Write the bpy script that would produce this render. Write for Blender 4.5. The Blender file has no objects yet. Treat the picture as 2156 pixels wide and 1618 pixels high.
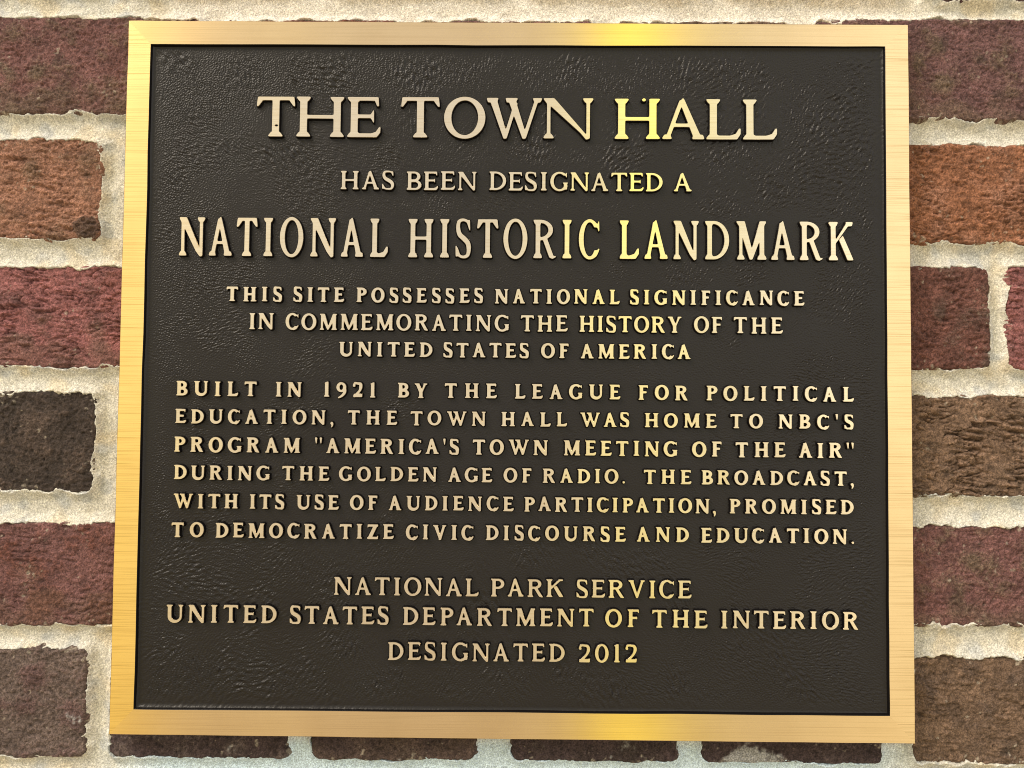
import bpy, math
import numpy as np
from mathutils import Matrix, Vector
from mathutils.geometry import tessellate_polygon

# ---------------------------------------------------------------- camera, light, exposure
# metres; the front face of the plaque lies in the plane y = 0, the street is on the -y side
scene = bpy.context.scene
cam_data = bpy.data.cameras.new('camera')
cam_data.lens = 28.0
cam_data.sensor_width = 36.0
cam_data.clip_start = 0.048
cam_data.clip_end = 200.0
cam = bpy.data.objects.new('camera', cam_data)
scene.collection.objects.link(cam)
R = Matrix(((0.999938, -0.0069907, -0.0086577), (0.0066611, 0.9992736, -0.0375220), (0.0089137, 0.0374620, 0.9992583)))
rx, ry, rz = R.col[0], R.col[1], R.col[2]
cam.matrix_world = Matrix(((rx.x, rz.x, -ry.x, 0.00286), (rx.y, rz.y, -ry.y, -0.60166), (rx.z, rz.z, -ry.z, -0.02958), (0, 0, 0, 1)))
scene.camera = cam

SUN_EL, SUN_AZ = math.radians(43), math.radians(-53)      # azimuth: 0 straight out from the wall, negative to the left
world = bpy.data.worlds.new('World')
scene.world = world
world.use_nodes = True
nt = world.node_tree
nt.nodes.clear()
sky = nt.nodes.new('ShaderNodeTexSky')
sky.sky_type = 'NISHITA'
sky.sun_disc = False
sky.sun_elevation = SUN_EL
sky.sun_rotation = math.pi + SUN_AZ
bg = nt.nodes.new('ShaderNodeBackground')
bg.inputs['Strength'].default_value = 0.048
# the street opposite, by direction: pale fronts with amber, yellow and cream bands added to tint the bronze reflections
geo = nt.nodes.new('ShaderNodeTexCoord')
sep = nt.nodes.new('ShaderNodeSeparateXYZ')
nt.links.new(geo.outputs['Generated'], sep.inputs[0])
def wmath(op, a, b):
    n = nt.nodes.new('ShaderNodeMath'); n.operation = op
    for i, v in enumerate((a, b)):
        if isinstance(v, (int, float)): n.inputs[i].default_value = v
        else: nt.links.new(v, n.inputs[i])
    return n.outputs[0]
ahead = wmath('MAXIMUM', wmath('MULTIPLY', sep.outputs['Y'], -1.0), 0.02)
across = wmath('DIVIDE', sep.outputs['X'], ahead)                       # sideways slope of the view from the wall
ramp = nt.nodes.new('ShaderNodeValToRGB')
nt.links.new(wmath('ADD', wmath('MULTIPLY', across, 0.5), 0.5), ramp.inputs[0])
PALE, AMBER, YELLOW, CREAM = (.85, .765, .67), (1.36, 1.12, .37), (2.15, 2.0, .0), (1.34, 1.26, 1.02)
stops = [(-.95, PALE), (-.80, AMBER), (-.475, AMBER), (-.45, PALE), (-.325, PALE), (-.31, (1.25, 1.15, .80)), (-.295, (1.25, 1.15, .80)), (-.28, PALE), (.088, PALE), (.112, YELLOW), (.164, YELLOW), (.20, (1.02, .96, .62)), (.30, (.90, .84, .74)), (.44, CREAM), (.85, CREAM), (.98, PALE)]
el = ramp.color_ramp.elements
while len(el) < len(stops): el.new(0.5)
for q, (p, c) in zip(el, stops): q.position = p * .5 + .5; q.color = (*c, 1)
street = nt.nodes.new('ShaderNodeBackground')
plain = nt.nodes.new('ShaderNodeValToRGB')                              # the same street without the added yellow and white bands
nt.links.new(ramp.inputs[0].links[0].from_socket, plain.inputs[0])
stops = [s for s in stops if not (.09 < s[0] < .18 or -.34 < s[0] < -.26)]
el = plain.color_ramp.elements
while len(el) < len(stops): el.new(0.5)
for q, (p, c) in zip(el, stops): q.position = p * .5 + .5; q.color = (*[v * .97 for v in c], 1)
up = wmath('DIVIDE', sep.outputs['Z'], ahead)
def wrange(v, a, b):
    n = nt.nodes.new('ShaderNodeMapRange'); n.interpolation_type = 'SMOOTHSTEP'
    nt.links.new(v, n.inputs['Value']); n.inputs['From Min'].default_value = a; n.inputs['From Max'].default_value = b
    return n.outputs[0]
band_mask = wmath('MAXIMUM', wrange(up, .08, .28), wmath('MAXIMUM', wrange(up, -.28, -.42), 0.14))  # where the added reflection bands show, high and low
mixw = nt.nodes.new('ShaderNodeMix'); mixw.data_type = 'RGBA'
nt.links.new(band_mask, mixw.inputs[0]); nt.links.new(plain.outputs[0], mixw.inputs[6]); nt.links.new(ramp.outputs[0], mixw.inputs[7])
dim = nt.nodes.new('ShaderNodeMix'); dim.data_type = 'RGBA'              # the pavement below the fronts is darker
nt.links.new(wrange(up, -.12, -.60), dim.inputs[0]); nt.links.new(mixw.outputs[2], dim.inputs[6])
low = nt.nodes.new('ShaderNodeMix'); low.data_type = 'RGBA'; low.blend_type = 'MULTIPLY'; low.inputs[0].default_value = 1
nt.links.new(mixw.outputs[2], low.inputs[6]); low.inputs[7].default_value = (.86, .77, .62, 1); nt.links.new(low.outputs[2], dim.inputs[7])
nt.links.new(dim.outputs[2], street.inputs['Color'])
street.inputs['Strength'].default_value = 0.89
add = nt.nodes.new('ShaderNodeAddShader')
wout = nt.nodes.new('ShaderNodeOutputWorld')
nt.links.new(sky.outputs[0], bg.inputs['Color'])
nt.links.new(bg.outputs[0], add.inputs[0])
nt.links.new(street.outputs[0], add.inputs[1])
nt.links.new(add.outputs[0], wout.inputs['Surface'])

def direction(el, az):
    return Vector((math.cos(el) * math.sin(az), -math.cos(el) * math.cos(az), math.sin(el)))

sun_data = bpy.data.lights.new('sun', 'SUN')
sun_data.energy = 3.3
sun_data.angle = math.radians(30)
sun_data.color = (1.0, 0.89, 0.75)
sun = bpy.data.objects.new('sun', sun_data)
scene.collection.objects.link(sun)
sun.rotation_euler = direction(SUN_EL, SUN_AZ).to_track_quat('Z', 'Y').to_euler()

scene.view_settings.view_transform = 'Standard'
scene.view_settings.look = 'None'
scene.view_settings.exposure = 0.0
scene.view_settings.gamma = 1.0
scene.view_settings.use_curve_mapping = False
scene.render.engine = 'CYCLES'
scene.cycles.use_denoising = True
scene.cycles.filter_width = 1.0

# ---------------------------------------------------------------- helpers
def tag(o, label=None, cat=None, group=None):
    if label: o['label'] = label
    if cat: o['category'] = cat
    if group: o['group'] = group
    return o

def empty(name, loc=(0, 0, 0)):
    o = bpy.data.objects.new(name, None)
    o.location = loc
    o.empty_display_size = 0.048
    scene.collection.objects.link(o)
    return o

def link_mesh(name, me, mats, parent):
    for m in mats: me.materials.append(m)
    o = bpy.data.objects.new(name, me)
    scene.collection.objects.link(o)
    o.parent = parent
    return o

def mesh_arrays(name, verts, faces, smooth=True, mat_index=None):
    """verts (n,3); faces: list of (m,k) int arrays, one per face size."""
    me = bpy.data.meshes.new(name)
    me.vertices.add(len(verts))
    me.vertices.foreach_set('co', np.asarray(verts, np.float32).ravel())
    faces = [np.asarray(f, np.int32) for f in faces if len(f)]
    me.loops.add(sum(f.size for f in faces))
    me.loops.foreach_set('vertex_index', np.concatenate([f.ravel() for f in faces]))
    me.polygons.add(sum(len(f) for f in faces))
    tot = np.concatenate([np.full(len(f), f.shape[1], np.int32) for f in faces])
    me.polygons.foreach_set('loop_start', np.concatenate([[0], np.cumsum(tot)[:-1]]).astype(np.int32))
    sm = np.asarray(smooth)
    me.polygons.foreach_set('use_smooth', np.full(len(tot), bool(sm)) if sm.ndim == 0 else sm.astype(bool))
    if mat_index is not None: me.polygons.foreach_set('material_index', np.asarray(mat_index, np.int32))
    me.update(calc_edges=True)
    me.validate()
    return me

def colour_attr(me, rgb):
    a = me.attributes.new('pigment', 'FLOAT_COLOR', 'POINT')
    c = np.ones((len(rgb), 4), np.float32); c[:, :3] = rgb
    a.data.foreach_set('color', c.ravel())

def grid_quads(nz, nx, keep_v):
    i = np.arange(nz * nx).reshape(nz, nx)
    q = np.stack([i[:-1, :-1], i[:-1, 1:], i[1:, 1:], i[1:, :-1]], -1).reshape(-1, 4)
    k = keep_v.ravel()
    q = q[k[q].all(1)]
    used = np.zeros(nz * nx, bool); used[q.ravel()] = True
    remap = np.cumsum(used) - 1
    return used, remap[q]

NT, ST = 1280, 0.0007                                      # noise tiles: 1280 samples of 0.7 mm
def spectrum(n, m, sp, lo, hi, ang=0.0, ratio=1.0, seed=0, white=None):
    """Band-limited noise between wavelengths lo and hi (metres), drawn out `ratio` times along angle `ang`."""
    if white is None: white = np.fft.rfft2(np.random.default_rng(seed).standard_normal((n, m)))
    fz = np.fft.fftfreq(n, sp)[:, None]; fx = np.fft.rfftfreq(m, sp)[None, :]
    c, s = math.cos(ang), math.sin(ang)
    fu, fv = fx * c + fz * s, -fx * s + fz * c
    k = np.sqrt((fu * ratio) ** 2 + fv ** 2) + 1e-6
    mid = math.log(1 / math.sqrt(lo * hi)); wid = math.log(hi / lo) / 2
    H = np.exp(-.5 * ((np.log(k) - mid) / wid) ** 2) / k
    a = np.fft.irfft2(white * H, s=(n, m))
    return a / a.std()

def tile(lo, hi, ang=0.0, ratio=1.0, seed=0):
    return spectrum(NT, NT, ST, lo, hi, ang, ratio, seed)

def sample(t, X, Z):
    u = (X / ST) % NT; v = (Z / ST) % NT
    i = np.floor(u).astype(int); j = np.floor(v).astype(int)
    a, b = u - i, v - j
    i %= NT; j %= NT; i1 = (i + 1) % NT; j1 = (j + 1) % NT
    return (t[j, i] * (1 - a) + t[j, i1] * a) * (1 - b) + (t[j1, i] * (1 - a) + t[j1, i1] * a) * b

def smooth01(x, a, b):
    t = np.clip((x - a) / (b - a), 0, 1)
    return t * t * (3 - 2 * t)

def mix(a, b, t):
    return a * (1 - t[:, None]) + np.asarray(b) * t[:, None]

# ---------------------------------------------------------------- materials
class Nodes:
    def __init__(self, name):
        self.m = bpy.data.materials.new(name); self.m.use_nodes = True
        self.t = self.m.node_tree
        self.b = self.t.nodes['Principled BSDF']
    def new(self, kind, **k):
        n = self.t.nodes.new(kind)
        for a, v in k.items(): setattr(n, a, v)
        return n
    def link(self, a, b): self.t.links.new(a, b)
    def coords(self, scale):
        tc = self.new('ShaderNodeTexCoord'); mp = self.new('ShaderNodeMapping')
        mp.inputs['Scale'].default_value = scale
        self.link(tc.outputs['Object'], mp.inputs['Vector'])
        return mp.outputs[0]
    def noise(self, scale, vec, detail=2.0, rough=0.5):
        n = self.new('ShaderNodeTexNoise')
        n.inputs['Scale'].default_value = scale; n.inputs['Detail'].default_value = detail; n.inputs['Roughness'].default_value = rough
        self.link(vec, n.inputs['Vector'])
        return n.outputs['Fac']
    def ramp(self, fac, stops):
        r = self.new('ShaderNodeValToRGB')
        e = r.color_ramp.elements
        while len(e) < len(stops): e.new(0.5)
        for q, (p, c) in zip(e, stops): q.position = p; q.color = c if len(c) == 4 else (*c, 1)
        self.link(fac, r.inputs[0])
        return r.outputs[0]
    def mult(self, a, b, fac=1.0, mode='MULTIPLY'):
        x = self.new('ShaderNodeMix', data_type='RGBA', blend_type=mode)
        x.inputs[0].default_value = fac
        self.link(a, x.inputs[6]) if not isinstance(a, tuple) else setattr(x.inputs[6], 'default_value', a)
        self.link(b, x.inputs[7])
        return x.outputs[2]
    def bump(self, h, strength, dist):
        n = self.new('ShaderNodeBump'); n.inputs['Strength'].default_value = strength; n.inputs['Distance'].default_value = dist
        self.link(h, n.inputs['Height'])
        return n.outputs[0]

def masonry(name, rough, grain, contrast, bump):
    N = Nodes(name)
    at = N.new('ShaderNodeAttribute', attribute_name='pigment')
    v = N.coords((1, 1, 1))
    f = N.noise(grain, v, 3, .65)
    lo, hi = 1 - contrast, 1 + contrast
    c = N.mult(at.outputs['Color'], N.ramp(f, [(.36, (lo,) * 3), (.5, (1, 1, 1)), (.64, (hi,) * 3)]))
    N.link(c, N.b.inputs['Base Color'])
    N.b.inputs['Roughness'].default_value = rough
    N.b.inputs['Specular IOR Level'].default_value = .25
    N.link(N.bump(N.noise(grain * .8, v, 3, .7), .6, bump), N.b.inputs['Normal'])
    return N.m

def bronze(name, sweep, tones, scratch):
    N = Nodes(name)
    b = N.b
    v = N.coords(sweep)                                     # long thin streaks left by the sanding belt
    s1 = N.noise(1.0, v, 4, .6)
    v2 = N.coords((1, 1, 1))
    tone = N.mult(N.ramp(s1, [(.25, tones[0]), (.5, tones[1]), (.8, tones[2])]),
                  N.ramp(N.noise(26, v2, 3), [(.3, (.94, .93, .91)), (.65, (1, 1, 1))]))
    s2 = N.noise(1.0, N.coords((sweep[0] * 1.6, sweep[1] * 1.6, sweep[2] * 3.2)), 1, .5)
    tone = N.mult(tone, N.ramp(s2, [(.36, (1 - scratch, 1 - 1.15 * scratch, 1 - 1.4 * scratch)), (.44, (1, 1, 1))]))
    tone = N.mult(tone, N.ramp(N.noise(420, v2, 2), [(.17, (.5, .45, .38)), (.21, (1, 1, 1))]))     # pinholes
    N.link(tone, b.inputs['Base Color'])
    b.inputs['Metallic'].default_value = 1.0
    r = N.new('ShaderNodeMapRange')
    N.link(s1, r.inputs['Value']); r.inputs['To Min'].default_value = .21; r.inputs['To Max'].default_value = .23
    N.link(r.outputs[0], b.inputs['Roughness'])
    b.inputs['Anisotropic'].default_value = .78
    tg = N.new('ShaderNodeTangent', direction_type='RADIAL', axis='Z')
    N.link(tg.outputs[0], b.inputs['Tangent'])
    b.inputs['Anisotropic Rotation'].default_value = .25
    N.link(N.bump(s1, .06, .00010), b.inputs['Normal'])
    return N

def dark_paint(name, k):
    N = Nodes(name)
    v = N.coords((1, 1, 1))
    tone = lambda r, g, b: (r * k * .66, g * k * .66, b * k * .66)
    c = N.ramp(N.noise(14, v, 4, .6), [(.3, tone(.0160, .0125, .0128)), (.55, tone(.0180, .0147, .0156)), (.75, tone(.0200, .0171, .0187))])
    N.link(c, N.b.inputs['Base Color'])
    r = N.new('ShaderNodeMapRange')
    N.link(N.noise(40, v, 3), r.inputs['Value']); r.inputs['To Min'].default_value = .30; r.inputs['To Max'].default_value = .46
    N.link(r.outputs[0], N.b.inputs['Roughness'])
    N.b.inputs['Specular IOR Level'].default_value = .32 if k == 1 else .18
    N.link(N.bump(N.noise(1100, v, 2), .45, .00025), N.b.inputs['Normal'])
    return N.m

M_brick = masonry('brick', .88, 900, .42, .0011)
M_mortar = masonry('mortar', .92, 1000, .30, .0008)
M_bar = bronze('sanded_bronze_frame', (7, 7, 800), [(.830, .618, .345), (.840, .628, .352), (.850, .640, .362)], .26).m
M_bar_flat = bronze('sanded_bronze_frame_lengthwise', (4, 4, 800), [(.80, .585, .32), (.83, .615, .34), (.85, .64, .365)], .10).m
M_letter = bronze('sanded_bronze_letters', (14, 14, 600), [(.82, .67, .445), (.88, .75, .535), (.90, .78, .58)], .08).m
M_dark = dark_paint('dark_brown_enamel', 1.0)
M_edge = dark_paint('dark_brown_enamel_shaded', .45)  # darker copy of the enamel, contact shade round the letters put into its colour

# ---------------------------------------------------------------- letter shapes
# Every letter is a union of stems, serifs and bowls held as a distance field; its outline is
# then traced, so strokes merge and corners round off as in a sand casting.
def sd_poly(P, X, Y):
    P = np.asarray(P, float)
    d = np.full(X.shape, 1e9); s = np.ones(X.shape)
    n = len(P)
    for i in range(n):
        ax, ay = P[i]; bx, by = P[i - 1]
        ex, ey = bx - ax, by - ay
        wx, wy = X - ax, Y - ay
        t = np.clip((wx * ex + wy * ey) / (ex * ex + ey * ey + 1e-12), 0, 1)
        d = np.minimum(d, (wx - ex * t) ** 2 + (wy - ey * t) ** 2)
        c1 = Y >= ay; c2 = Y < by; c3 = ex * wy > ey * wx
        s = np.where((c1 & c2 & c3) | (~c1 & ~c2 & ~c3), -s, s)
    return s * np.sqrt(d)

def sd_ell(cx, cy, rx, ry, X, Y):
    u, v = (X - cx) / rx, (Y - cy) / ry
    k = np.sqrt(u * u + v * v) + 1e-9
    g = np.sqrt((u / rx) ** 2 + (v / ry) ** 2) + 1e-9
    return k * (k - 1) / g

def sd_path(pts, X, Y):
    """A brush stroke: control points (x, y, radius) joined by a smooth curve."""
    P = np.asarray(pts, float)
    n = len(P); out = []
    for i in range(n - 1):
        p0 = P[max(i - 1, 0)]; p1 = P[i]; p2 = P[i + 1]; p3 = P[min(i + 2, n - 1)]
        for t in np.linspace(0, 1, 9)[: None if i == n - 2 else -1]:
            out.append(0.5 * (2 * p1 + (p2 - p0) * t + (2 * p0 - 5 * p1 + 4 * p2 - p3) * t * t
                              + (3 * p1 - p0 - 3 * p2 + p3) * t ** 3))
    d = np.full(X.shape, 1e9)
    for a, b in zip(out[:-1], out[1:]):
        ex, ey = b[0] - a[0], b[1] - a[1]
        t = np.clip(((X - a[0]) * ex + (Y - a[1]) * ey) / (ex * ex + ey * ey + 1e-12), 0, 1)
        d = np.minimum(d, np.hypot(X - a[0] - ex * t, Y - a[1] - ey * t) - (a[2] + (b[2] - a[2]) * t))
    return d

WIDTH = dict(A=.95, B=.82, C=.86, D=.92, E=.79, F=.74, G=.96, H=1.0, I=.50, K=1.0, L=.77, M=1.16, N=1.02,
             O=.98, P=.78, R=.94, S=.68, T=.88, U=1.0, V=.97, W=1.40, Y=.93, Z=.80)
WIDTH.update({'0': .80, '1': .44, '2': .68, '9': .70, ',': .24, '.': .20, "'": .20, '"': .50})

def glyph_field(ch, w, S, T, E, X, Y):
    """w letter width, S heavy stroke, T light stroke, E how far a serif runs past its stem; cap height is 1."""
    st, sb = .038, .125                       # serif tip thickness, bracket height
    parts, holes = [], []
    add = parts.append
    def poly(*p): add(sd_poly(p, X, Y))
    def bar(x0, x1, y0, y1): poly((x0, y0), (x1, y0), (x1, y1), (x0, y1))
    def foot(x, hw, e0=None, e1=None):        # a bracketed serif on the baseline under a stem centred at x
        e0 = E if e0 is None else e0; e1 = E if e1 is None else e1
        poly((x - hw - e0, 0), (x + hw + e1, 0), (x + hw + e1, st), (x + hw + .02, sb), (x - hw - .02, sb), (x - hw - e0, st))
    def head(x, hw, e0=None, e1=None):
        e0 = E if e0 is None else e0; e1 = E if e1 is None else e1
        poly((x - hw - e0, 1), (x + hw + e1, 1), (x + hw + e1, 1 - st), (x + hw + .02, 1 - sb), (x - hw - .02, 1 - sb), (x - hw - e0, 1 - st))
    def stem(x, s=None, top=True, bot=True, **k):
        s = S if s is None else s
        bar(x - s / 2, x + s / 2, 0, 1)
        if bot: foot(x, s / 2, **k)
        if top: head(x, s / 2, **k)
    def diag(x0, y0, x1, y1, s): poly((x0 - s / 2, y0), (x0 + s / 2, y0), (x1 + s / 2, y1), (x1 - s / 2, y1))
    def ring(cx, cy, rx, ry, tx, ty):
        return np.maximum(sd_ell(cx, cy, rx, ry, X, Y), -sd_ell(cx, cy, rx - tx, ry - ty, X, Y))
    def bowl(x0, x1, y0, y1):                 # D-shaped bowl from the stem at x0 to x1
        cy, ry = (y0 + y1) / 2, (y1 - y0) / 2
        rx = min(x1 - x0, ry * 1.25 if ry < .4 else (x1 - x0) * .8)
        o = np.minimum(sd_ell(x1 - rx, cy, rx, ry, X, Y), sd_poly([(x0, y0), (x1 - rx, y0), (x1 - rx, y1), (x0, y1)], X, Y))
        i = np.minimum(sd_ell(x1 - rx, cy, max(rx - S, .03), max(ry - T, .03), X, Y),
                       sd_poly([(x0 - .2, y0 + T), (x1 - rx, y0 + T), (x1 - rx, y1 - T), (x0 - .2, y1 - T)], X, Y))
        o = np.maximum(o, x0 - X)
        return np.maximum(o, -i)
    hs, ht = S / 2, T / 2
    x0 = E + hs
    if ch == 'I': stem(w / 2)
    elif ch == 'H':
        stem(x0); stem(w - x0); bar(x0, w - x0, .50 - ht, .50 + ht)
    elif ch == 'N':
        xl, xr = E * .95 + ht, w - E * .95 - ht
        bar(xl - ht, xl + ht, 0, .96); foot(xl, ht)
        bar(xr - ht, xr + ht, 0, 1); head(xr, ht)
        poly((xl - ht - .02, 1), (xl + S * .75, 1), (xr + ht, 0), (xr + ht - S * .55, -.03), (xr - S * 1.05, .12 + (S - .13) * .4), (xl - ht, .88))
        poly((0, 1), (xl + .1, 1), (xl + .05, .84), (xl - ht, .86), (0, 1 - st))
    elif ch == 'M':
        xl, xr = E * .9 + ht + .02, w - E * .9 - hs
        bar(xl - ht, xl + ht, 0, .95); foot(xl, ht)
        bar(xr - hs, xr + hs, 0, 1); foot(xr, hs)
        xm = (xl + xr) / 2
        poly((xl - ht, 1), (xl + S * .80, 1), (xm + .05, .16), (xm + .02, 0), (xm - .05, 0), (xl - ht, .86))
        poly((xr - T * .6, 1), (xr + hs, 1), (xr + hs, .8), (xm + .03, 0), (xm - .03, .02), (xm - .02, .2))
        poly((0, 1), (xl + .1, 1), (xl + .05, .84), (xl - ht, .86), (0, 1 - st))
        poly((xr, 1), (w, 1), (w, 1 - st), (xr + hs, .87), (xr, .87))
    elif ch == 'A':
        ap = w * .48
        diag(E * .9 + ht, 0, ap - S * .10, .97, T * 1.15)
        poly((w - E * .7 - S * 1.12, 0), (w - E * .7, 0), (ap + S * .22, 1), (ap + S * .06, 1.035), (ap - S * .42, .93))
        foot(E * .9 + ht, ht, e0=E * .9, e1=E * .8); foot(w - E * .7 - hs * 1.1, hs, e0=E * .75, e1=E * .7 - .0)
        yb = .30
        bar(w * .25, w * .72, yb, yb + T * .95)
    elif ch == 'V':
        ap = w * .52
        poly((E * .7, 1), (E * .7 + S * 1.12, 1), (ap + S * .3, .09), (ap + .04, -.02), (ap - .04, -.02))
        diag(ap - .01, 0, w - E * .9 - ht, 1, T * 1.15)
        head(E * .7 + hs * 1.1, hs, e0=E * .7, e1=E * .75); head(w - E * .9 - ht, ht, e0=E * .8, e1=E * .9)
    elif ch == 'W':
        a1, a2, m = w * .335, w * .675, w * .505
        for xa, xt in ((a1, E * .6 + hs * 1.05), (a2, w * .44)):
            poly((xt - hs * 1.05, 1), (xt + hs * 1.05, 1), (xa + S * .3, .1), (xa + .04, -.02), (xa - .04, -.02))
        diag(a1, .0, w * .53, .88, T); diag(a2, .0, w - E * .8 - ht, 1, T * 1.05)
        head(E * .6 + hs, hs, e0=E * .6, e1=E * .7); head(w * .44, hs, e0=E * .55, e1=E * .9); head(w - E * .8 - ht, ht, e0=E * .8, e1=E * .8)
    elif ch == 'Y':
        xc = w * .5
        bar(xc - hs, xc + hs, 0, .5); foot(xc, hs)
        poly((E * .7, 1), (E * .7 + S * 1.1, 1), (xc + hs, .46), (xc - hs, .40))
        poly((w - E * .8 - T * 1.15, 1), (w - E * .8, 1), (xc + hs, .42), (xc, .40))
        head(E * .7 + hs * 1.05, hs, e0=E * .7, e1=E * .7); head(w - E * .8 - ht, ht, e0=E * .75, e1=E * .8)
    elif ch == 'K':
        stem(x0)
        xk = x0 + hs
        poly((xk - .02, .40), (xk - .02, .40 + T * 1.35), (w - E * .9 - T * 1.2, 1), (w - E * .9, 1))
        head(w - E * .9 - ht * 1.2, ht, e0=E * .9, e1=E * .8)
        xs = xk + (w - xk) * .16
        poly((xs, .53), (xs + S * .80, .66), (w - .01, .035), (w, 0), (w - S * 1.25, 0))
    elif ch == 'T':
        xc = w / 2
        bar(xc - hs, xc + hs, 0, 1); foot(xc, hs, e0=E * 1.05, e1=E * 1.05)
        bar(.03, w - .03, 1 - T, 1)
        for s_, xe in ((1, 0), (-1, w)):
            poly((xe + s_ * .03, 1), (xe + s_ * .16, 1), (xe + s_ * (.15), 1 - T - .02), (xe + s_ * .06, .755), (xe, .745))
    elif ch in 'EF':
        stem(x0, e1=E * .8)
        r = w - .06
        bar(x0, r, 1 - T, 1)
        poly((r - .14, 1), (r, 1), (r + .015, .765), (r - .045, .76), (r - .09, 1 - T - .03))
        bar(x0, w * .74, .52 - ht, .52 + ht)
        poly((w * .66, .52), (w * .77, .35), (w * .80, .35), (w * .80, .69), (w * .77, .69))
        if ch == 'E':
            bar(x0, w - .12, 0, T * 1.05)
            poly((w - .26, 0), (w - .10, 0), (w - .01, .12), (w, .27), (w - .055, .26), (w - .13, T * 1.1 + .03), (w - .26, T))
    elif ch == 'L':
        stem(x0, e1=E * .95)
        bar(x0, w - .12, 0, T * 1.05)
        poly((w - .28, 0), (w - .09, 0), (w - .005, .13), (w, .29), (w - .055, .28), (w - .13, T * 1.1 + .04), (w - .28, T))
    elif ch == 'O': add(ring(w / 2, .5, w / 2, .525, S * 1.03, T))
    elif ch == '0': add(ring(w / 2, .5, w / 2, .525, S, T))
    elif ch == 'D':
        stem(x0, e1=.0); add(bowl(x0, w, 0, 1))
    elif ch == 'P':
        stem(x0, e1=E * .95, top=False); head(x0, hs, e1=0); add(bowl(x0, w, .42, 1))
    elif ch == 'R':
        stem(x0, e1=E * .8, top=False); head(x0, hs, e1=0)
        rw = w * .86
        add(bowl(x0, rw, .46, 1))
        xs = x0 + (rw - x0) * .42
        poly((xs - S * .45, .52), (xs + S * .55, .52), (w - .07, .07), (w, .07), (w, .035), (w - .10, -.02), (w - S * 1.05 - .05, .02))
    elif ch == 'B':
        stem(x0, e1=0); add(bowl(x0, w * .93, .50 - ht * .7, 1)); add(bowl(x0, w, 0, .50 + ht * .7))
    elif ch in 'CG':
        o = ring(w * .52, .5, w * .52, .525, S * 1.03, T)
        cutx = w * (.74 if ch == 'C' else .74)
        o = np.maximum(o, -sd_poly([(cutx, .23 if ch == 'C' else .30), (w + .3, .23 if ch == 'C' else .30), (w + .3, .80), (cutx, .80)], X, Y))
        if ch == 'C':
            o = np.maximum(o, -sd_poly([(w * .62, .5), (w + .3, .10), (w + .3, .6)], X, Y))
            add(o)
            poly((w * .70, .99), (w * .88, .90), (w * .93, 1.0), (w * .975, 1.0), (w * .985, .68), (w * .935, .67), (w * .86, .80), (w * .70, .93))
            add(sd_path([(w * .62, .02, ht * .8), (w * .80, .09, ht * .8), (w * .95, .25, ht * .55)], X, Y))
        else:
            add(o)
            poly((w * .70, .99), (w * .84, .91), (w * .88, 1.0), (w * .93, 1.0), (w * .94, .69), (w * .89, .68), (w * .82, .80), (w * .70, .93))
            xg = w - E * .55 - hs
            bar(xg - hs, xg + hs, .06, .42)
            poly((xg - hs - E * .9, .46), (xg + hs + E * .55, .46), (xg + hs + E * .55, .425), (xg + hs, .35), (xg - hs, .35), (xg - hs - E * .9, .425))
    elif ch == 'U':
        xl, xr = x0, w - E * .85 - ht
        bar(xl - hs, xl + hs, .33, 1); head(xl, hs)
        bar(xr - ht, xr + ht, .33, 1); head(xr, ht, e1=E * .85)
        cx, rx = (xl - hs + xr + ht) / 2, (xr + ht - xl + hs) / 2
        o = np.maximum(sd_ell(cx, .36, rx, .385, X, Y), Y - .36)
        i = sd_ell(cx + (S - T) / 2, .36, rx - (S + T) / 2, .385 - T * 1.25, X, Y)
        add(np.maximum(o, -np.minimum(i, sd_poly([(xl + hs, .35), (xr - ht, .35), (xr - ht, .6), (xl + hs, .6)], X, Y))))
    elif ch == 'S':
        r0, r1 = ht * .9, hs * 1.02
        a = w
        add(sd_path([(a * .84, .80, r0 * .75), (a * .74, .93, r0 * .95), (a * .48, 1.02 - r0, r0), (a * .22, .93, r0 * 1.2), (r1 + .005, .76, r1 * .86),
                     (a * .27, .60, r1 * .98), (a * .52, .50, r1 * 1.04), (a * .76, .385, r1), (a - r1 - .005, .235, r1 * .9),
                     (a * .76, .07, r0 * 1.2), (a * .50, -.02 + r0, r0), (a * .25, .07, r0 * .95), (a * .09 + r0 * .4, .24, r0 * .7)], X, Y))
        poly((a * .82, .98), (a * .90, 1.0), (a * .93, .69), (a * .86, .68), (a * .74, .84), (a * .70, .97))
        poly((a * .02, .01), (a * .12, .03), (a * .28, .04), (a * .24, .15), (a * .09, .33), (0, .32))
    elif ch == 'Z':
        bar(.05, w - .02, 1 - T, 1); bar(.02, w - .03, 0, T)
        poly((.0, 0), (S * 1.15, 0), (w - .01, 1), (w - .01 - S * 1.15, 1))
        poly((.04, 1), (.16, 1), (.13, 1 - T - .02), (.07, .74), (.02, .74))
        poly((w - .16, 0), (w - .03, 0), (w, .28), (w - .05, .28), (w - .13, T + .02))
    elif ch == '1':
        xc = w / 2 + .01
        bar(xc - hs, xc + hs, 0, .97); foot(xc, hs, e0=E * .9, e1=E * .9)
        poly((xc - hs - .10, .86), (xc - hs - .10, .90), (xc + hs * .3, 1.03), (xc + hs, 1.03), (xc + hs, .85), (xc - hs, .87))
    elif ch == '2':
        add(sd_path([(w * .10, .76, ht * 1.0), (w * .22, .93, ht * 1.0), (w * .50, 1.0 - ht, ht * 1.05), (w * .76, .88, hs * .85), (w - hs * 1.05, .70, hs * .95),
                     (w * .70, .46, hs * .72), (w * .42, .24, ht * 1.0), (w * .16, .07, ht)], X, Y))
        poly((.02, 0), (w - .03, 0), (w, .25), (w - .06, .24), (w - .14, T * 1.5), (.06, T * 1.3), (.02, T * .6))
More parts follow.
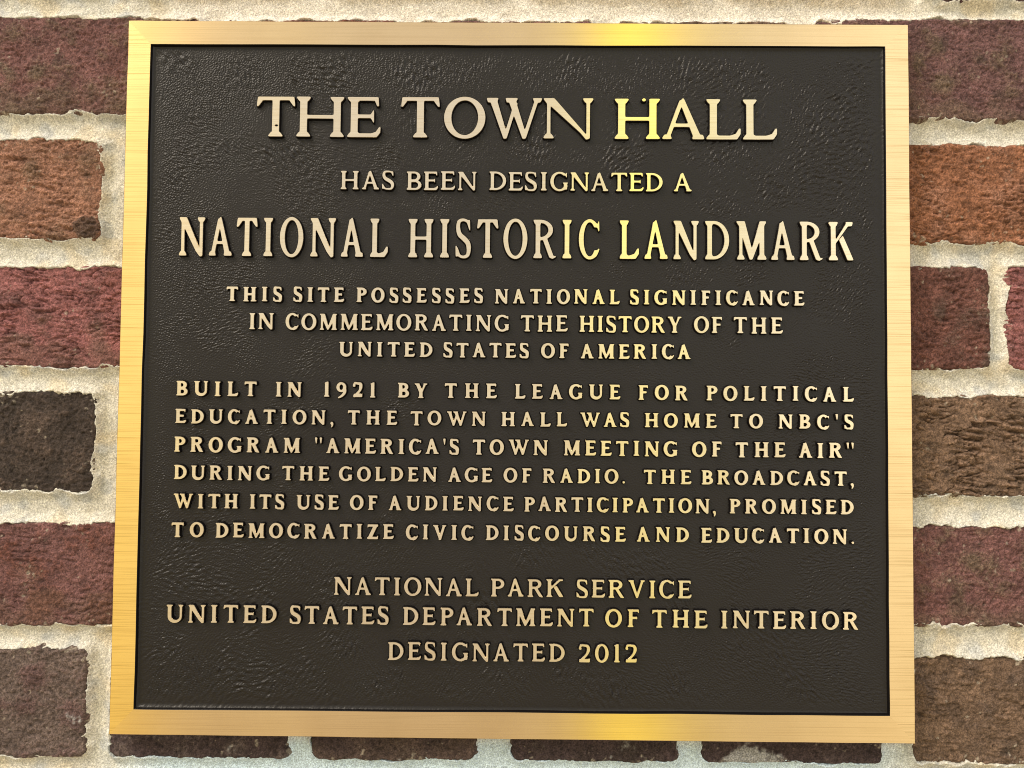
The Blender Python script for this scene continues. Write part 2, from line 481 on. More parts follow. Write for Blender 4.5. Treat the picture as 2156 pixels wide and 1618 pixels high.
        add(sd_ell(w * .16, .76, .085, .085, X, Y))
    elif ch == '9':
        add(ring(w * .5, .68, w * .5, .345, S * .92, T))
        add(sd_path([(w - hs, .62, hs * .95), (w * .84, .36, hs * .85), (w * .58, .12, ht * 1.05), (w * .25, -.01, ht * .7)], X, Y))
    elif ch == '.': add(sd_ell(w / 2, w * .45, w * .5, w * .5, X, Y))
    elif ch == ',':
        add(sd_path([(w * .5, .09, .115), (w * .66, .0, .085), (w * .56, -.13, .055), (w * .2, -.23, .025)], X, Y))
    elif ch == "'":
        poly((0, .97), (.03, 1.04), (w - .03, 1.04), (w, .97), (w * .78, .60), (w * .36, .60))
    elif ch == '"':
        for q in (0, w - .185):
            poly((q, .97), (q + .03, 1.04), (q + .155, 1.04), (q + .185, .97), (q + .15, .60), (q + .07, .60))
    f = parts[0]
    for p in parts[1:]: f = np.minimum(f, p)
    return f

def blur(a, s):
    r = max(1, int(3 * s + .5)); k = np.exp(-.5 * (np.arange(-r, r + 1) / s) ** 2); k /= k.sum()
    p = np.pad(a, r, mode='edge')
    p = sum(k[i] * p[:, i:i + a.shape[1]] for i in range(2 * r + 1))
    return sum(k[i] * p[i:i + a.shape[0]] for i in range(2 * r + 1))

def trace(F, xs, ys, level):
    """Marching squares: closed outlines of F = level, inside on the left."""
    G = F - level
    ny, nx = G.shape
    nxt = {}
    ins = G < 0
    code = ins[:-1, :-1] * 1 + ins[:-1, 1:] * 2 + ins[1:, 1:] * 4 + ins[1:, :-1] * 8
    TAB = {1: [(3, 0)], 2: [(0, 1)], 3: [(3, 1)], 4: [(1, 2)], 5: [(3, 0), (1, 2)], 6: [(0, 2)], 7: [(3, 2)], 8: [(2, 3)],
           9: [(2, 0)], 10: [(0, 1), (2, 3)], 11: [(2, 1)], 12: [(1, 3)], 13: [(1, 0)], 14: [(0, 3)]}
    def key(j, i, e):
        return (0, j, i) if e == 0 else (1, j, i + 1) if e == 1 else (0, j + 1, i) if e == 2 else (1, j, i)
    for j, i in zip(*np.nonzero((code > 0) & (code < 15))):
        for a, b in TAB[int(code[j, i])]:
            nxt[key(j, i, a)] = key(j, i, b)
    def pos(k):
        t, j, i = k
        if t == 0:
            a, b = G[j, i], G[j, i + 1]; u = a / (a - b); return (xs[i] + (xs[i + 1] - xs[i]) * u, ys[j])
        a, b = G[j, i], G[j + 1, i]; u = a / (a - b); return (xs[i], ys[j] + (ys[j + 1] - ys[j]) * u)
    loops = []
    while nxt:
        k0, k = next(iter(nxt.items())); loop = [k0]; del nxt[k0]
        while k != k0 and k in nxt:
            loop.append(k); k = nxt.pop(k)
        if len(loop) > 7: loops.append(np.array([pos(q) for q in loop]))
    return loops

def thin(loop, tol):
    """Drop the points of a closed outline that lie within tol of a straight run."""
    n = len(loop)
    keep = np.zeros(n, bool)
    a = 0; b = int(np.argmax(((loop - loop[0]) ** 2).sum(1)))
    def rec(i, j):
        keep[i] = keep[j % n] = True
        if j - i < 2: return
        idx = np.arange(i + 1, j)
        p, q = loop[i], loop[j % n]; e = q - p; L = np.hypot(*e) + 1e-12
        v = loop[idx] - p
        d = np.abs(v[:, 0] * e[1] - v[:, 1] * e[0]) / L
        m = int(np.argmax(d))
        if d[m] > tol or j - i > 24: rec(i, int(idx[m]) if d[m] > tol else (i + j) // 2); rec(int(idx[m]) if d[m] > tol else (i + j) // 2, j)
    rec(a, b); rec(b, n)
    return loop[keep]

# ---------------------------------------------------------------- the brick wall
YW = 0.0165                                                # mean brick face, behind the plaque
wall = tag(empty('brick_wall', (0, YW, 0)), 'old wall of weathered red and brown bricks in thick pale mortar behind the bronze plaque', 'wall')
# each course: top and bottom edge at x = -0.37 and at x = +0.35
COURSES = [(-.3108, -.3900, -.3100, -.3880), (-.2132, -.2956, -.2123, -.2930), (-.1171, -.1958, -.1119, -.1893), (-.0147, -.0936, -.0125, -.0901),
           (.0833, .0035, .0881, .0081), (.1844, .1044, .1840, .1060), (.2826, .2042, .2843, .2039), (.3800, .3006, .3820, .2992)]
MAROON, BROWNRED, MAUVE, COAL = (.134, .064, .062), (.235, .118, .082), (.205, .082, .082), (.042, .031, .027)
UMBER, ORANGE, RUST, TAN, DIRT = (.082, .057, .047), (.215, .094, .054), (.120, .044, .031), (.132, .084, .058), (.108, .080, .056)
GREY, PLUM = (.095, .072, .067), (.098, .054, .054)
SHADED = (.050, .034, .035)  # bricks under the plaque, its shade mixed into their colour
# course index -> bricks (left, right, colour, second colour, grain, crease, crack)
B = {1: [(-.475, -.326, (.108, .078, .070), PLUM, 1.3, .3, .1), (-.3085, -.171, SHADED, GREY, 1, .3, .1), (-.152, -.027, SHADED, COAL, 1, .3, .2), (.0007, .128, SHADED, COAL, 1, .3, .2),
         (.146, .283, SHADED, GREY, 1, .3, .1), (.306, .440, TAN, UMBER, 1, .6, .3)],
     2: [(-.4150, -.2700, MAROON, RUST, 1, .5, .35), (-.252, -.115, RUST, PLUM, 1, .4, .2), (-.096, .045, MAROON, PLUM, 1, .4, .2), (.063, .205, BROWNRED, MAROON, 1, .4, .2),
         (.224, .420, MAROON, DIRT, 1.1, .4, .2)],
     3: [(-.470, -.326, COAL, UMBER, 1.2, .25, .05), (-.300, -.165, RUST, PLUM, 1, .4, .2), (-.146, -.005, MAROON, PLUM, 1, .4, .2), (.013, .150, TAN, UMBER, 1, .4, .2),
         (.168, .283, BROWNRED, RUST, 1, .4, .2), (.298, .440, (.150, .094, .065), TAN, .7, 1.2, 1.3)],
     4: [(-.4250, -.2650, MAUVE, MAROON, .7, 1.0, .9), (-.247, -.105, RUST, PLUM, 1, .4, .2), (-.087, .050, MAROON, PLUM, 1, .4, .2), (.068, .205, TAN, UMBER, 1, .4, .2),
         (.224, .369, (.114, .050, .042), UMBER, 1.1, .6, .35), (.383, .520, MAUVE, PLUM, .8, .9, .7)],
     5: [(-.470, -.326, BROWNRED, TAN, 1.0, .7, .5), (-.300, -.165, RUST, PLUM, 1, .4, .2), (-.146, -.005, MAROON, PLUM, 1, .4, .2), (.013, .150, TAN, UMBER, 1, .4, .2),
         (.168, .283, BROWNRED, RUST, 1, .4, .2), (.297, .440, ORANGE, BROWNRED, 1, .9, .5)],
     6: [(-.440, -.2500, MAROON, DIRT, 1.1, .35, .15), (-.232, -.095, RUST, PLUM, 1, .4, .2), (-.077, .060, MAROON, PLUM, 1, .4, .2), (.078, .215, TAN, UMBER, 1, .4, .2),
         (.234, .430, (.120, .062, .063), DIRT, 1.1, .35, .15)]}
B[0] = [(-.40, -.25, UMBER, PLUM, 1, .4, .2), (-.232, -.09, MAROON, PLUM, 1, .4, .2), (-.072, .07, RUST, PLUM, 1, .4, .2), (.088, .23, TAN, UMBER, 1, .4, .2), (.248, .39, UMBER, TAN, 1, .4, .2)]
B[7] = [(-.475, -.335, TAN, UMBER, 1, .4, .2), (-.317, -.17, RUST, PLUM, 1, .4, .2), (-.152, -.01, MAROON, PLUM, 1, .4, .2), (.008, .15, RUST, PLUM, 1, .4, .2), (.168, .305, UMBER, TAN, 1, .4, .2), (.323, .46, PLUM, UMBER, 1, .4, .2)]
COURSES = dict(enumerate(COURSES))
for c in range(1, 5):                                      # more of the wall above and below the picture
    COURSES[-c] = tuple(v - .0975 * c for v in COURSES[0]); COURSES[7 + c] = tuple(v + .0985 * c for v in COURSES[7])
    for k, s in ((-c, -.0765 * (c % 2)), (7 + c, -.0765 * ((c + 1) % 2))):
        B[k] = [(s - .07, s + .066, UMBER, MAROON, 1, .4, .2)]
pal = [MAROON, BROWNRED, MAUVE, UMBER, RUST, TAN, PLUM, GREY]
rng = np.random.default_rng(11)
for c in B:                                                # carry each course on to both sides of the picture
    while B[c][0][0] > -1.45:
        x = B[c][0][0] - .018; B[c].insert(0, (x - rng.uniform(.130, .142), x, pal[rng.integers(8)], pal[rng.integers(8)], 1, rng.uniform(.2, .9), rng.uniform(0, .6)))
    while B[c][-1][1] < 1.45:
        x = B[c][-1][1] + .018; B[c].append((x, x + rng.uniform(.130, .142), pal[rng.integers(8)], pal[rng.integers(8)], 1, rng.uniform(.2, .9), rng.uniform(0, .6)))

def axis(a, b, fine, lim, coarse):
    return np.concatenate([np.arange(-lim, a, coarse), np.arange(a, b, fine), np.arange(b, lim + coarse, coarse)])
xs = axis(-.422, .408, .00068, 1.40, .005)
zs = axis(-.312, .308, .00068, .76, .005)
X, Z = np.meshgrid(xs, zs)
behind = (np.abs(X) < .272) & (np.abs(Z) < .243)           # hidden behind the plaque: left out
t_fine, t_mid = tile(.0012, .0030, seed=1), tile(.003, .009, seed=2)
t_crease = tile(.003, .010, math.radians(-6), 3.2, seed=3)
t_crack = tile(.007, .018, math.radians(-8), 2.6, seed=4)
t_big, t_pit, t_speck = tile(.02, .08, seed=5), tile(.002, .006, seed=6), tile(.0016, .0030, seed=7)
t_edge, t_edge2 = tile(.003, .009, seed=8), tile(.014, .055, seed=9)

inside = np.full(X.shape, -1.0); bid = np.zeros(X.shape, int)
bricks = []
warpb = .0004 * sample(t_edge2, X + .3, Z)
for c in sorted(B):
    tl, bl, tr, br = COURSES[c]
    u = (np.clip(X, -.6, .6) + .37) / .72
    zt, zb = tl + (tr - tl) * u, bl + (br - bl) * u
    if c == 7: zb = zb + .003 * smooth01(-X, -.33, -.28)
    if c == 6: zt = zt - .0026 * smooth01(-np.abs(X), -.27, -.22)
    dz = np.minimum(zt - Z, Z - zb) + warpb
    for b in B[c]:
        dx = np.minimum(X - b[0], b[1] - X) + warpb
        r = .006
        d = r - np.hypot(np.maximum(r - dx, 0), np.maximum(r - dz, 0))      # rounded corners
        d = np.where((dx > r) & (dz > r), np.minimum(dx, dz), d)
        m = d > inside
        inside[m] = d[m]; bid[m] = len(bricks)
        bricks.append(b)
P = np.array([[*b[2], *b[3], b[4], b[5], b[6]] for b in bricks])
rngb = np.random.default_rng(3)
face = rngb.normal(0, .0005, len(bricks)); tiltx = rngb.normal(0, .006, len(bricks)); tiltz = rngb.normal(0, .008, len(bricks))
zmid = np.array([sum(COURSES[c]) / 4 for c in sorted(B) for b in B[c]])
STAIN = np.array([.5 if DIRT == b[3] else .35 * (i % 3 == 1) for i, b in enumerate(bricks)])
bcx = np.array([(b[0] + b[1]) / 2 for b in bricks])

# brick faces
keep = (inside > -.0045) & ~behind
used, q = grid_quads(*X.shape, keep)
x, z, ins, k = X.ravel()[used], Z.ravel()[used], inside.ravel()[used], bid.ravel()[used]
off = k * .137
pk = P[k]
big = sample(t_big, x + off, z + off)
cre = sample(t_crease, x + off, z); cre2 = sample(t_crease, x, z + off); crk = sample(t_crack, x, z + off)
mid = sample(t_mid, x, z + off); fine = sample(t_fine, x, z); pit = sample(t_pit, x + off, z)
# creases bunch in places and die away in others
patch = np.clip(.65 + .45 * sample(t_big, x - off, z + .2), 0, 1.4)
h = face[k] + tiltx[k] * (x - bcx[k]) + .00040 * big + .00022 * mid * pk[:, 6] + .00016 * fine * pk[:, 6]
h += pk[:, 7] * patch * (.00060 * cre - .0016 * np.exp(-np.abs(cre2) / .16) + .0002)
h -= pk[:, 8] * patch * 0.0026 * np.clip(1 - np.abs(crk) / .28, 0, 1) ** 1.5
h -= .0011 * np.clip(pit - 1.75, 0, 1.5)
rad = .0022 + .0008 * sample(t_edge, x, z)
h -= .0017 * np.clip(1 - ins / np.maximum(rad, .001), 0, 1) ** 2
h += np.minimum(ins, 0) * 2.2
lump = np.exp(-(((x + .3365) / .0105) ** 2 + ((z - .1135) / .0085) ** 2) ** 2 * .7) * (k == k[np.argmin((x + .34) ** 2 + (z - .125) ** 2)])
h += .0012 * lump * (1 + .4 * mid)                         # a clinker grown into the corner of one brick
me = mesh_arrays('bricks', np.stack([x, -h, z], 1), [q])
v = (ins * 0 + z - zmid[k]) / .040                         # -1 at the foot of a brick, 1 at its head
t = .75 * smooth01(.8 * big + .25 * sample(t_edge2, x + off, z) + .3 * mid + .2 * fine, -.3, 2.2)
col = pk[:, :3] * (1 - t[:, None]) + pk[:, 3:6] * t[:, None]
st = STAIN[k] * smooth01(-v + .22 * big + .12 * sample(t_edge2, x, z) + .10 * fine, .25, .75)           # lichen-brown band along the foot of some bricks
col = mix(col, (.112, .076, .057), st)
col *= np.clip(1 + .13 * mid + .10 * cre * pk[:, 7] + .10 * sample(t_edge2, x, z + off), .45, 1.7)[:, None]
col = mix(col, (.022, .017, .015), .4 * smooth01(sample(t_edge2, x - off, z - off), 1.8, 2.6))         # burnt flashes
col = mix(col, (.40, .31, .25), .8 * smooth01(sample(t_speck, x, z - off), 3.0, 3.5))                    # pale grit
lime = sample(t_edge, x, z) + .7 * sample(t_edge2, x, z)                                                 # smears of mortar left on the faces
col = mix(col, (.36, .31, .25), .55 * smooth01(lime + 1.6 * np.exp(-np.maximum(ins, 0) / .004), 2.4, 3.6))
col = mix(col, (.035, .029, .026), .65 * smooth01(lump + .1 * mid, .3, .6))
smear = np.exp(-(((x - .186) / .026) ** 2 + ((z + .291) / .011) ** 2)) + .16 * big + .10 * mid
col = mix(col, (.36, .36, .36), .75 * smooth01(smear, .35, .8) * (z < -.26))
col *= np.clip(1 + .17 * np.random.default_rng(71).standard_normal(len(col)), .5, 1.6)[:, None]      # sand in the clay
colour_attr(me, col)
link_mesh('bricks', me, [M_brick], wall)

# mortar: hollow joints with ragged lips that run over the arrises
dp = -inside + .00025 * sample(t_edge, X, Z) + .0009 * sample(t_edge2, X, Z) + .00012 * sample(t_mid, X, Z) + .0004
dp += .0018 * np.clip(sample(t_edge2, X + .11, Z + .05) - 1.0, 0, 1.2) + .0012 * np.clip(sample(t_edge, X + .2, Z) - 1.6, 0, 1)
keep = (dp > -.0035) & ~behind
used, q = grid_quads(*X.shape, keep)
x, z, d = X.ravel()[used], Z.ravel()[used], dp.ravel()[used]
w = .0085
prof = 1 - np.clip(d / w, 0, 1)
hm = .0001 - .0058 * (1 - prof ** 2.0) + np.minimum(d, 0) * 3.0
hm -= .0004 * np.clip(1 - d / .0008, 0, 1) ** 2 * (d >= 0)
hm += .00045 * sample(t_big, x, z) + .00012 * sample(t_edge2, x, z + .1) + .00005 * sample(t_mid, x, z) + .00006 * sample(t_fine, x, z)
hm -= .0009 * np.clip(sample(t_pit, x, z) - 2.6, 0, 1.2)
me = mesh_arrays('mortar', np.stack([x, -hm, z], 1), [q])
g1, g2 = sample(t_edge2, x + .2, z), sample(t_big, x, z + .3)
col = np.tile(np.array((.57, .545, .49)), (len(x), 1))
col = mix(col, (.46, .46, .45), smooth01(g1, .2, 1.8))
col = mix(col, (.59, .50, .36), .55 * smooth01(g2, .2, 1.8))
col = mix(col, (.54, .65, .735), 1.0 * smooth01(-z, .272, .288) * smooth01(-np.abs(x), -.33, -.26))       # bluish-white mortar in a band under the plaque, paler mortar over it
col = mix(col, (.66, .62, .57), .9 * smooth01(z, .268, .280) * smooth01(-np.abs(x - .02), -.32, -.27))
col *= np.clip(1 + .05 * sample(t_mid, x, z) + .10 * sample(t_fine, x, z), .5, 1.5)[:, None]
col = mix(col, (.14, .10, .075), .7 * smooth01(sample(t_speck, x + .2, z), 2.4, 3.0))                    # dark sand grains
col *= np.clip(1 + .12 * np.random.default_rng(72).standard_normal(len(col)), .5, 1.5)[:, None]      # single sand grains
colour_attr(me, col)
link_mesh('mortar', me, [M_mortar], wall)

# ---------------------------------------------------------------- the plaque
PW, PH, DEPTH, THICK = .300, .27135, .0029, .0125          # half width, half height, depth of the sunk field, body
plaque = tag(empty('bronze_plaque', (0, 0, 0)), 'square cast bronze plaque with raised lettering and polished frame mounted on the brick wall', 'plaque')
IX0, IX1, IZ0, IZ1 = -.2816, .2814, -.2515, .2531          # inner edge of the frame

# frame: four mitred bars, each crowned a little differently by the sander
corners_o = [(-PW, -PH), (PW, -PH), (PW, PH), (-PW, PH)]
corners_i = [(IX0, IZ0 - .0008), (IX1 - .0004, IZ0 + .0008), (IX1 + .0004, IZ1 + .0007), (IX0 - .0002, IZ1 - .0007)]
verts, quads, mats = [], [], []
rngf = np.random.default_rng(5)
SEG = 72
lean = [.0002, .0003, .0002, .0004]                        # how far the outer edge lies below the inner, per bar
for sdx in range(4):
    o0, o1 = np.array(corners_o[sdx]), np.array(corners_o[(sdx + 1) % 4])
    i0, i1 = np.array(corners_i[sdx]), np.array(corners_i[(sdx + 1) % 4])
    nrm = np.array([(0, 1), (-1, 0), (0, -1), (1, 0)][sdx], float)
    s = np.linspace(0, 1, SEG + 1)
    wob = np.interp(s, np.linspace(0, 1, 19), rngf.normal(0, .00012, 19)); wob[[0, -1]] = 0
    wob2 = np.interp(s, np.linspace(0, 1, 23), rngf.normal(0, .0001, 23)); wob2[[0, -1]] = 0
    wav = np.interp(s, np.linspace(0, 1, 13), rngf.normal(0, .00002, 13)); wav[[0, -1]] = 0
    base = len(verts)
    # across the bar: fraction from outer to inner, extra offset towards the field, y
    prof = [(0, 0, THICK), (0, 0, .0006), (0, .0001, .0002), (0, .0004, .0000), (.25, 0, 0), (.5, 0, 0), (.75, 0, 0), (1, -.0004, 0), (1, .0000, .0003), (1, .0003, .0012), (1, .0011, DEPTH + .0004)]
    ease = np.minimum(1, np.minimum(s, 1 - s) / .0001)
    for j, t in enumerate(s):
        po, pi = o0 + (o1 - o0) * t, i0 + (i1 - i0) * t
        e = (i0 - o0) / np.abs(i0 - o0).max() if j == 0 else (i1 - o1) / np.abs(i1 - o1).max() if j == SEG else nrm
        for f, ofs, y in prof:
            p = po * (1 - f) + pi * f + e * ofs + nrm * ((wob[j] if f == 1 else 0) + (wob2[j] if f == 0 else 0))
            yy = y + lean[sdx] * (1 - f) * (y < .0009) + wav[j] * (y < .0009) * 4 * f * (1 - f) * .6
            verts.append((p[0], yy, p[1]))
    n = len(prof)
    for j in range(SEG):
        for a in range(n - 1):
            quads.append((base + j * n + a, base + (j + 1) * n + a, base + (j + 1) * n + a + 1, base + j * n + a + 1))
            mats.append(1 if a >= 7 else 0 if sdx % 2 else 2)
me = mesh_arrays('frame', np.array(verts), [np.array(quads)], False, mats)
link_mesh('frame', me, [M_bar, M_edge, M_bar_flat], plaque)

# text: line, baseline, cap height, heavy stroke, light stroke, serif, width scale, then words (or letters) with left and right edge
LINES = [
    ('THE TOWN HALL', 0.18110, 0.03147, .185, .100, .085, 1, [('T', -0.19953, -0.16924), ('H', -0.16862, -0.13171), ('E', -0.12963, -0.10346), ('T', -0.08852, -0.05822), ('O', -0.05538, -0.02327), ('W', -0.02277, 0.0200), ('N', 0.0208, 0.05923), ('H', 0.07522, 0.1102), ('A', 0.11148, 0.14438), ('L', 0.14515, 0.17184), ('L', 0.17299, 0.19941)]),
    ('HAS BEEN DESIGNATED A', 0.14065, 0.01456, .20, .125, .085, 1.0, [('HAS', -0.13398, -0.09226), ('BEEN', -0.08365, -0.02957), ('DESIGNATED', -0.02032, 0.11241), ('A', 0.12018, 0.13446)]),
    ('NATIONAL HISTORIC LANDMARK', 0.08874, 0.02987, .132, .092, .058, 1, [('N', -0.25664, -0.23665), ('A', -0.23381, -0.21577), ('T', -0.21294, -0.1962), ('I', -0.19296, -0.18383), ('O', -0.17955, -0.16137), ('N', -0.15636, -0.13657), ('A', -0.13294, -0.11542), ('L', -0.11074, -0.09662), ('H', -0.08162, -0.06203), ('I', -0.0584, -0.04897), ('S', -0.04558, -0.03302), ('T', -0.02939, -0.01248), ('O', -0.0091, 0.00965), ('R', 0.01368, 0.03154), ('I', 0.035, 0.044), ('C', 0.04818, 0.0645), ('L', 0.07937, 0.09455), ('A', 0.09809, 0.11639), ('N', 0.12017, 0.13983), ('D', 0.14424, 0.16293), ('M', 0.16798, 0.19098), ('A', 0.19435, 0.21262), ('R', 0.21598, 0.23384), ('K', 0.23784, 0.25705)]),
    ('THIS SITE POSSESSES NATIONAL SIGNIFICANCE', 0.05405, 0.01145, .262, .180, .09, .94, [('THIS', -0.21969, -0.17663), ('SITE', -0.16841, -0.12923), ('POSSESSES', -0.12059, -0.02348), ('NATIONAL', -0.01518, 0.0799), ('SIGNIFICANCE', 0.08739, 0.21968)]),
    ('IN COMMEMORATING THE HISTORY OF THE', 0.03274, 0.01268, .228, .155, .085, .95, [('IN', -0.20245, -0.18263), ('COMMEMORATING', -0.17416, -0.00379), ('THE', 0.00465, 0.04071), ('HISTORY', 0.04888, 0.12697), ('OF', 0.13594, 0.15819), ('THE', 0.16591, 0.20331)]),
    ('UNITED STATES OF AMERICA', 0.01274, 0.01144, .262, .180, .09, .98, [('UNITED', -0.13304, -0.06168), ('STATES', -0.05375, 0.01173), ('OF', 0.02, 0.04228), ('AMERICA', 0.05018, 0.13416)]),
    ('BUILT IN 1921 BY THE LEAGUE FOR POLITICAL', -0.01823, 0.01150, .262, .180, .09, .98, [('BUILT', -0.25619, -0.1945), ('IN', -0.18097, -0.16015), ('1921', -0.14426, -0.10445), ('BY', -0.08818, -0.0651), ('THE', -0.05252, -0.01233), ('LEAGUE', 0.00049, 0.08082), ('FOR', 0.09372, 0.13181), ('POLITICAL', 0.14519, 0.25653)]),
    ("EDUCATION, THE TOWN HALL WAS HOME TO NBC'S", -0.03897, 0.01110, .262, .180, .09, 1.0, [('EDUCATION,', -0.25638, -0.13598), ('THE', -0.12579, -0.08759), ('TOWN', -0.07804, -0.02048), ('HALL', -0.00936, 0.04056), ('WAS', 0.05012, 0.08777), ('HOME', 0.09854, 0.1533), ('TO', 0.16319, 0.18822), ("NBC'S", 0.19918, 0.25638)]),
    ('PROGRAM "AMERICA\'S TOWN MEETING OF THE AIR"', -0.06073, 0.01170, .262, .180, .09, .98, [('PROGRAM', -0.25669, -0.16054), ('"AMERICA\'S', -0.15, -0.0404), ('TOWN', -0.03101, 0.0267), ('MEETING', 0.03747, 0.12398), ('OF', 0.13444, 0.15767), ('THE', 0.16723, 0.20509), ('AIR"', 0.2146, 0.25622)]),
    ('DURING THE GOLDEN AGE OF RADIO. THE BROADCAST,', -0.08144, 0.01110, .262, .180, .09, 1.0, [('DURING', -0.25651, -0.18318), ('THE', -0.17477, -0.13825), ('GOLDEN', -0.13143, -0.05712), ('AGE', -0.0491, -0.01529), ('OF', -0.00728, 0.01456), ('RADIO.', 0.02207, 0.08435), ('THE', 0.09805, 0.13445), ('BROADCAST,', 0.14158, 0.25608)]),
    ('WITH ITS USE OF AUDIENCE PARTICIPATION, PROMISED', -0.10293, 0.01123, .262, .180, .09, .98, [('WITH', -0.25624, -0.20682), ('ITS', -0.19892, -0.17174), ('USE', -0.16295, -0.13071), ('OF', -0.12283, -0.10082), ('AUDIENCE', -0.09366, 0.00102), ('PARTICIPATION,', 0.00838, 0.15265), ('PROMISED', 0.16239, 0.25592)]),
    ('TO DEMOCRATIZE CIVIC DISCOURSE AND EDUCATION.', -0.12474, 0.01140, .262, .180, .09, .98, [('TO', -0.25713, -0.23232), ('DEMOCRATIZE', -0.22393, -0.08881), ('CIVIC', -0.08044, -0.02889), ('DISCOURSE', -0.02047, 0.0851), ('AND', 0.09283, 0.13269), ('EDUCATION.', 0.14112, 0.25577)]),
    ('NATIONAL PARK SERVICE', -0.16654, 0.01357, .215, .140, .09, 1.0, [('NATIONAL', -0.13378, -0.0249), ('PARK', -0.01599, 0.03897), ('SERVICE', 0.04811, 0.13449)]),
    ('UNITED STATES DEPARTMENT OF THE INTERIOR', -0.18824, 0.01350, .225, .150, .09, .98, [('UNITED', -0.2595, -0.17605), ('STATES', -0.16669, -0.09171), ('DEPARTMENT', -0.08192, 0.06139), ('OF', 0.06991, 0.096), ('THE', 0.10461, 0.14643), ('INTERIOR', 0.15549, 0.25906)]),
    ('DESIGNATED 2012', -0.21437, 0.01354, .215, .140, .09, .98, [('DESIGNATED', -0.09256, 0.04013), ('2012', 0.04991, 0.09366)]),
]

# field: sunk sheet with a leather grain whose ridges fan out from the middle
GS = .00040
gx = np.arange(IX0 - .0015, IX1 + .0016, GS); gz = np.arange(IZ0 - .0018, IZ1 + .0022, GS)
GX, GZ = np.meshgrid(gx, gz)
n, m = GX.shape
def dn(lo, hi, seed, ang=0., ratio=1., white=None): return spectrum(n, m, GS, lo, hi, ang, ratio, seed, white)
slow, slow2 = dn(.05, .20, 21), dn(.03, .12, 22)
theta = np.arctan2(GZ * 1.0 + .02, GX) + .45 * slow
white = np.fft.rfft2(np.random.default_rng(23).standard_normal((n, m)))
K = 14
grain = np.zeros((n, m)); wsum = np.zeros((n, m))
for i in range(K):
    a = math.pi * i / K
    wgt = np.clip(np.cos(theta - a) ** 2, 0, 1) ** 24
    grain += wgt * dn(.0014, .0028, 0, a, 3.6, white); wsum += wgt
grain /= wsum
for i in range(K):
    a = math.pi * i / K
    wgt = np.clip(np.cos(theta - a) ** 2, 0, 1) ** 24
    if i == 0: coarse = np.zeros((n, m))
    coarse += wgt * dn(.0026, .0048, 0, a, 2.4, white) / wsum
pebble = dn(.0011, .0023, 24)
r = np.hypot(GX / .27, GZ / .25)
amp = .55 + .70 * smooth01(r + .22 * slow2, .55, 1.15)
ridge = .5 + .5 * smooth01(.8 * slow + .5 * slow2 + 1.1 * smooth01(np.abs(GZ), .08, .16) + .9 * smooth01(np.abs(GX + GZ), .05, .35), .2, 1.6)
for ln in LINES:                                           # the sheet was left smoother close round the type
    x0, x1 = ln[-1][0][1], ln[-1][-1][2]
    dx = np.maximum(np.maximum(x0 - GX, GX - x1), 0); dz = np.maximum(np.maximum(ln[1] - GZ, GZ - ln[1] - ln[2]), 0)
    amp *= .50 + .50 * smooth01(np.hypot(dx, dz) + .0012 * slow2, .001, .009)
edge = np.minimum(np.minimum(GX - IX0, IX1 - GX), np.minimum(GZ - IZ0, IZ1 - GZ))
amp *= smooth01(edge, .001, .016) * .8 + .2
big_ = smooth01(slow2 - .6 * slow + 1.3 * smooth01(np.abs(GX + GZ), .22, .42), .3, 1.5) * smooth01(np.abs(GZ), .10, .17)
hh = amp * ((.00013 * grain * (1 - big_) + .00019 * coarse * big_) * ridge ** 1.5 + (.00011 + .00005 * (1 - ridge)) * pebble) + .00003 * slow2
fil = np.clip(1 - edge / .0030, 0, 1) ** 2 * .0012          # cast fillet where the sheet meets the frame
Y = DEPTH - hh - fil
used, q = grid_quads(n, m, np.ones((n, m), bool))
me = mesh_arrays('field', np.stack([GX.ravel(), Y.ravel(), GZ.ravel()], 1), [q])
link_mesh('field', me, [M_dark], plaque)

def build_letter(ch, x0, x1, zb, cap, S, T, E, flaw, out):
    w = (x1 - x0) / cap
    res = 76 if cap > .02 else 52
    mg = .13
    lo, hi = (-.34, 1.16) if ch in ',"' else (-.16, 1.16)
    ax = np.linspace(-mg, w + mg, int((w + 2 * mg) * res)); az = np.linspace(lo, hi, int((hi - lo) * res))
    GXX, GZZ = np.meshgrid(ax, az)
    F = glyph_field(ch, w, S, T, E, GXX, GZZ)
    if flaw == 'crack':                                     # the cracked second stem with a bead of spilt metal
        xr = w - E - S
        F = np.maximum(F, -sd_poly([(xr - .085, 1.1), (xr - .005, 1.1), (xr + .0, .84), (xr - .08, .84)], GXX, GZZ))
        F = np.minimum(F, sd_ell(xr - .125, .965, .055, .045, GXX, GZZ))
    if flaw == 'pit':
        F = np.maximum(F, -sd_ell(w / 2 + .02, .28, .036, .022, GXX, GZZ))
    F = blur(F, (.009 if cap > .02 else .014) * res)
    bev = .00026 / cap
    gz_, gx_ = np.gradient(blur(F, .03 * res), az, ax)
    loops = []
    for l in trace(F, ax, az, -bev):
        for _ in range(2): l = .5 * l + .25 * (np.roll(l, 1, 0) + np.roll(l, -1, 0))
        l = thin(l, .0016 if cap > .02 else .0030)
        if len(l) < 5: continue
        i = np.clip(((l[:, 0] - ax[0]) / (ax[1] - ax[0])).round().astype(int), 0, len(ax) - 1)
        j = np.clip(((l[:, 1] - az[0]) / (az[1] - az[0])).round().astype(int), 0, len(az) - 1)
        g = np.stack([gx_[j, i], gz_[j, i]], 1)                       # outward, from the distance field
        loops.append((l, g / (np.hypot(g[:, 0], g[:, 1])[:, None] + 1e-9)))
    out.append((loops, x0, zb, cap))

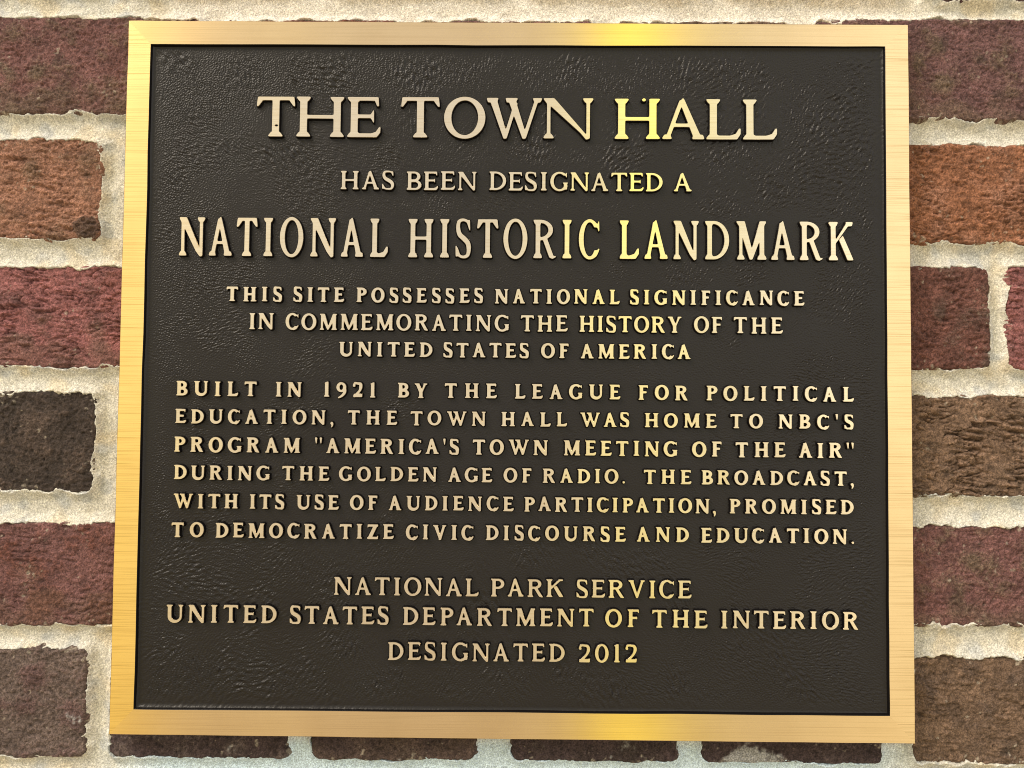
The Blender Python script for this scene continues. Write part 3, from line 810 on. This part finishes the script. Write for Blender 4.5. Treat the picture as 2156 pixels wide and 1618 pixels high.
def line_mesh(letters, name):
    V, tri, quad = [], [], []
    rngt = np.random.default_rng(len(name) + len(letters))
    for loops, x0, zb, cap in letters:
        ta, tb = rngt.normal(0, .010, 2)                    # each face left a touch out of true by the hand sander
        if not loops: continue
        flat = []; tops = []
        b, draft = .00026, .00085
        rings = [(0, 0.0), (b * .55, .00008), (b * .95, .00034), (b + draft, DEPTH + .0005)]
        for l, nl in loops:
            k = len(l); s0 = len(V)
            for d, y in rings:
                for p in l * cap + nl * d: V.append((x0 + p[0], y + ((p[0] - cap * .4) * ta + (p[1] - cap * .5) * tb if y < .001 else 0), zb + p[1]))
            for r_ in range(len(rings) - 1):
                for j in range(k):
                    a, c = s0 + r_ * k + j, s0 + r_ * k + (j + 1) % k
                    quad.append((a, a + k, c + k, c, 0 if r_ < 2 else 1))
            flat += list(range(s0, s0 + k)); tops.append([Vector((p[0], p[1], 0)) for p in l * cap * 100])
        for t_ in tessellate_polygon(tops): tri.append([flat[i] for i in t_])
    V = np.array(V); tri = np.array(tri); quad = np.array(quad)
    e1, e2 = V[tri[:, 1]] - V[tri[:, 0]], V[tri[:, 2]] - V[tri[:, 0]]
    flip = np.cross(e1, e2)[:, 1] > 0
    tri[flip] = tri[flip][:, ::-1]
    sm = np.concatenate([np.zeros(len(tri), bool), np.ones(len(quad), bool)])
    return mesh_arrays(name, V, [tri, quad[:, :4]], sm, np.concatenate([np.zeros(len(tri), int), quad[:, 4]]))

for li, (text, zb, cap, S, T, E, sx, words) in enumerate(LINES):
    letters = []
    rngl = np.random.default_rng(40 + li)
    for wi, (word, x0, x1) in enumerate(words):
        wd = [WIDTH[c] for c in word]
        if len(word) == 1: pos = [(x0, x1)]
        else:
            nat = sum(wd) * cap; k = sx
            gap = ((x1 - x0) - nat * k) / (len(word) - 1)
            if gap < .04 * cap: k = ((x1 - x0) - .04 * cap * (len(word) - 1)) / nat; gap = .04 * cap
            pos = []; x = x0
            for d in wd: pos.append((x, x + d * cap * k)); x += d * cap * k + gap
        for c, (a, b) in zip(word, pos):
            flaw = 'crack' if (li, wi) == (0, 7) else 'pit' if (li, wi) in ((0, 0), ) else None
            j = rngl.normal(0, .00012 if cap < .02 else .00005, 2)
            build_letter(c, a + j[0], b + j[0], zb + j[1], cap, S, T, E, flaw, letters)
    o = link_mesh('text_line', line_mesh(letters, 'text_line'), [M_letter, M_edge], plaque)
    o['label'] = 'raised bronze line of lettering reading ' + text
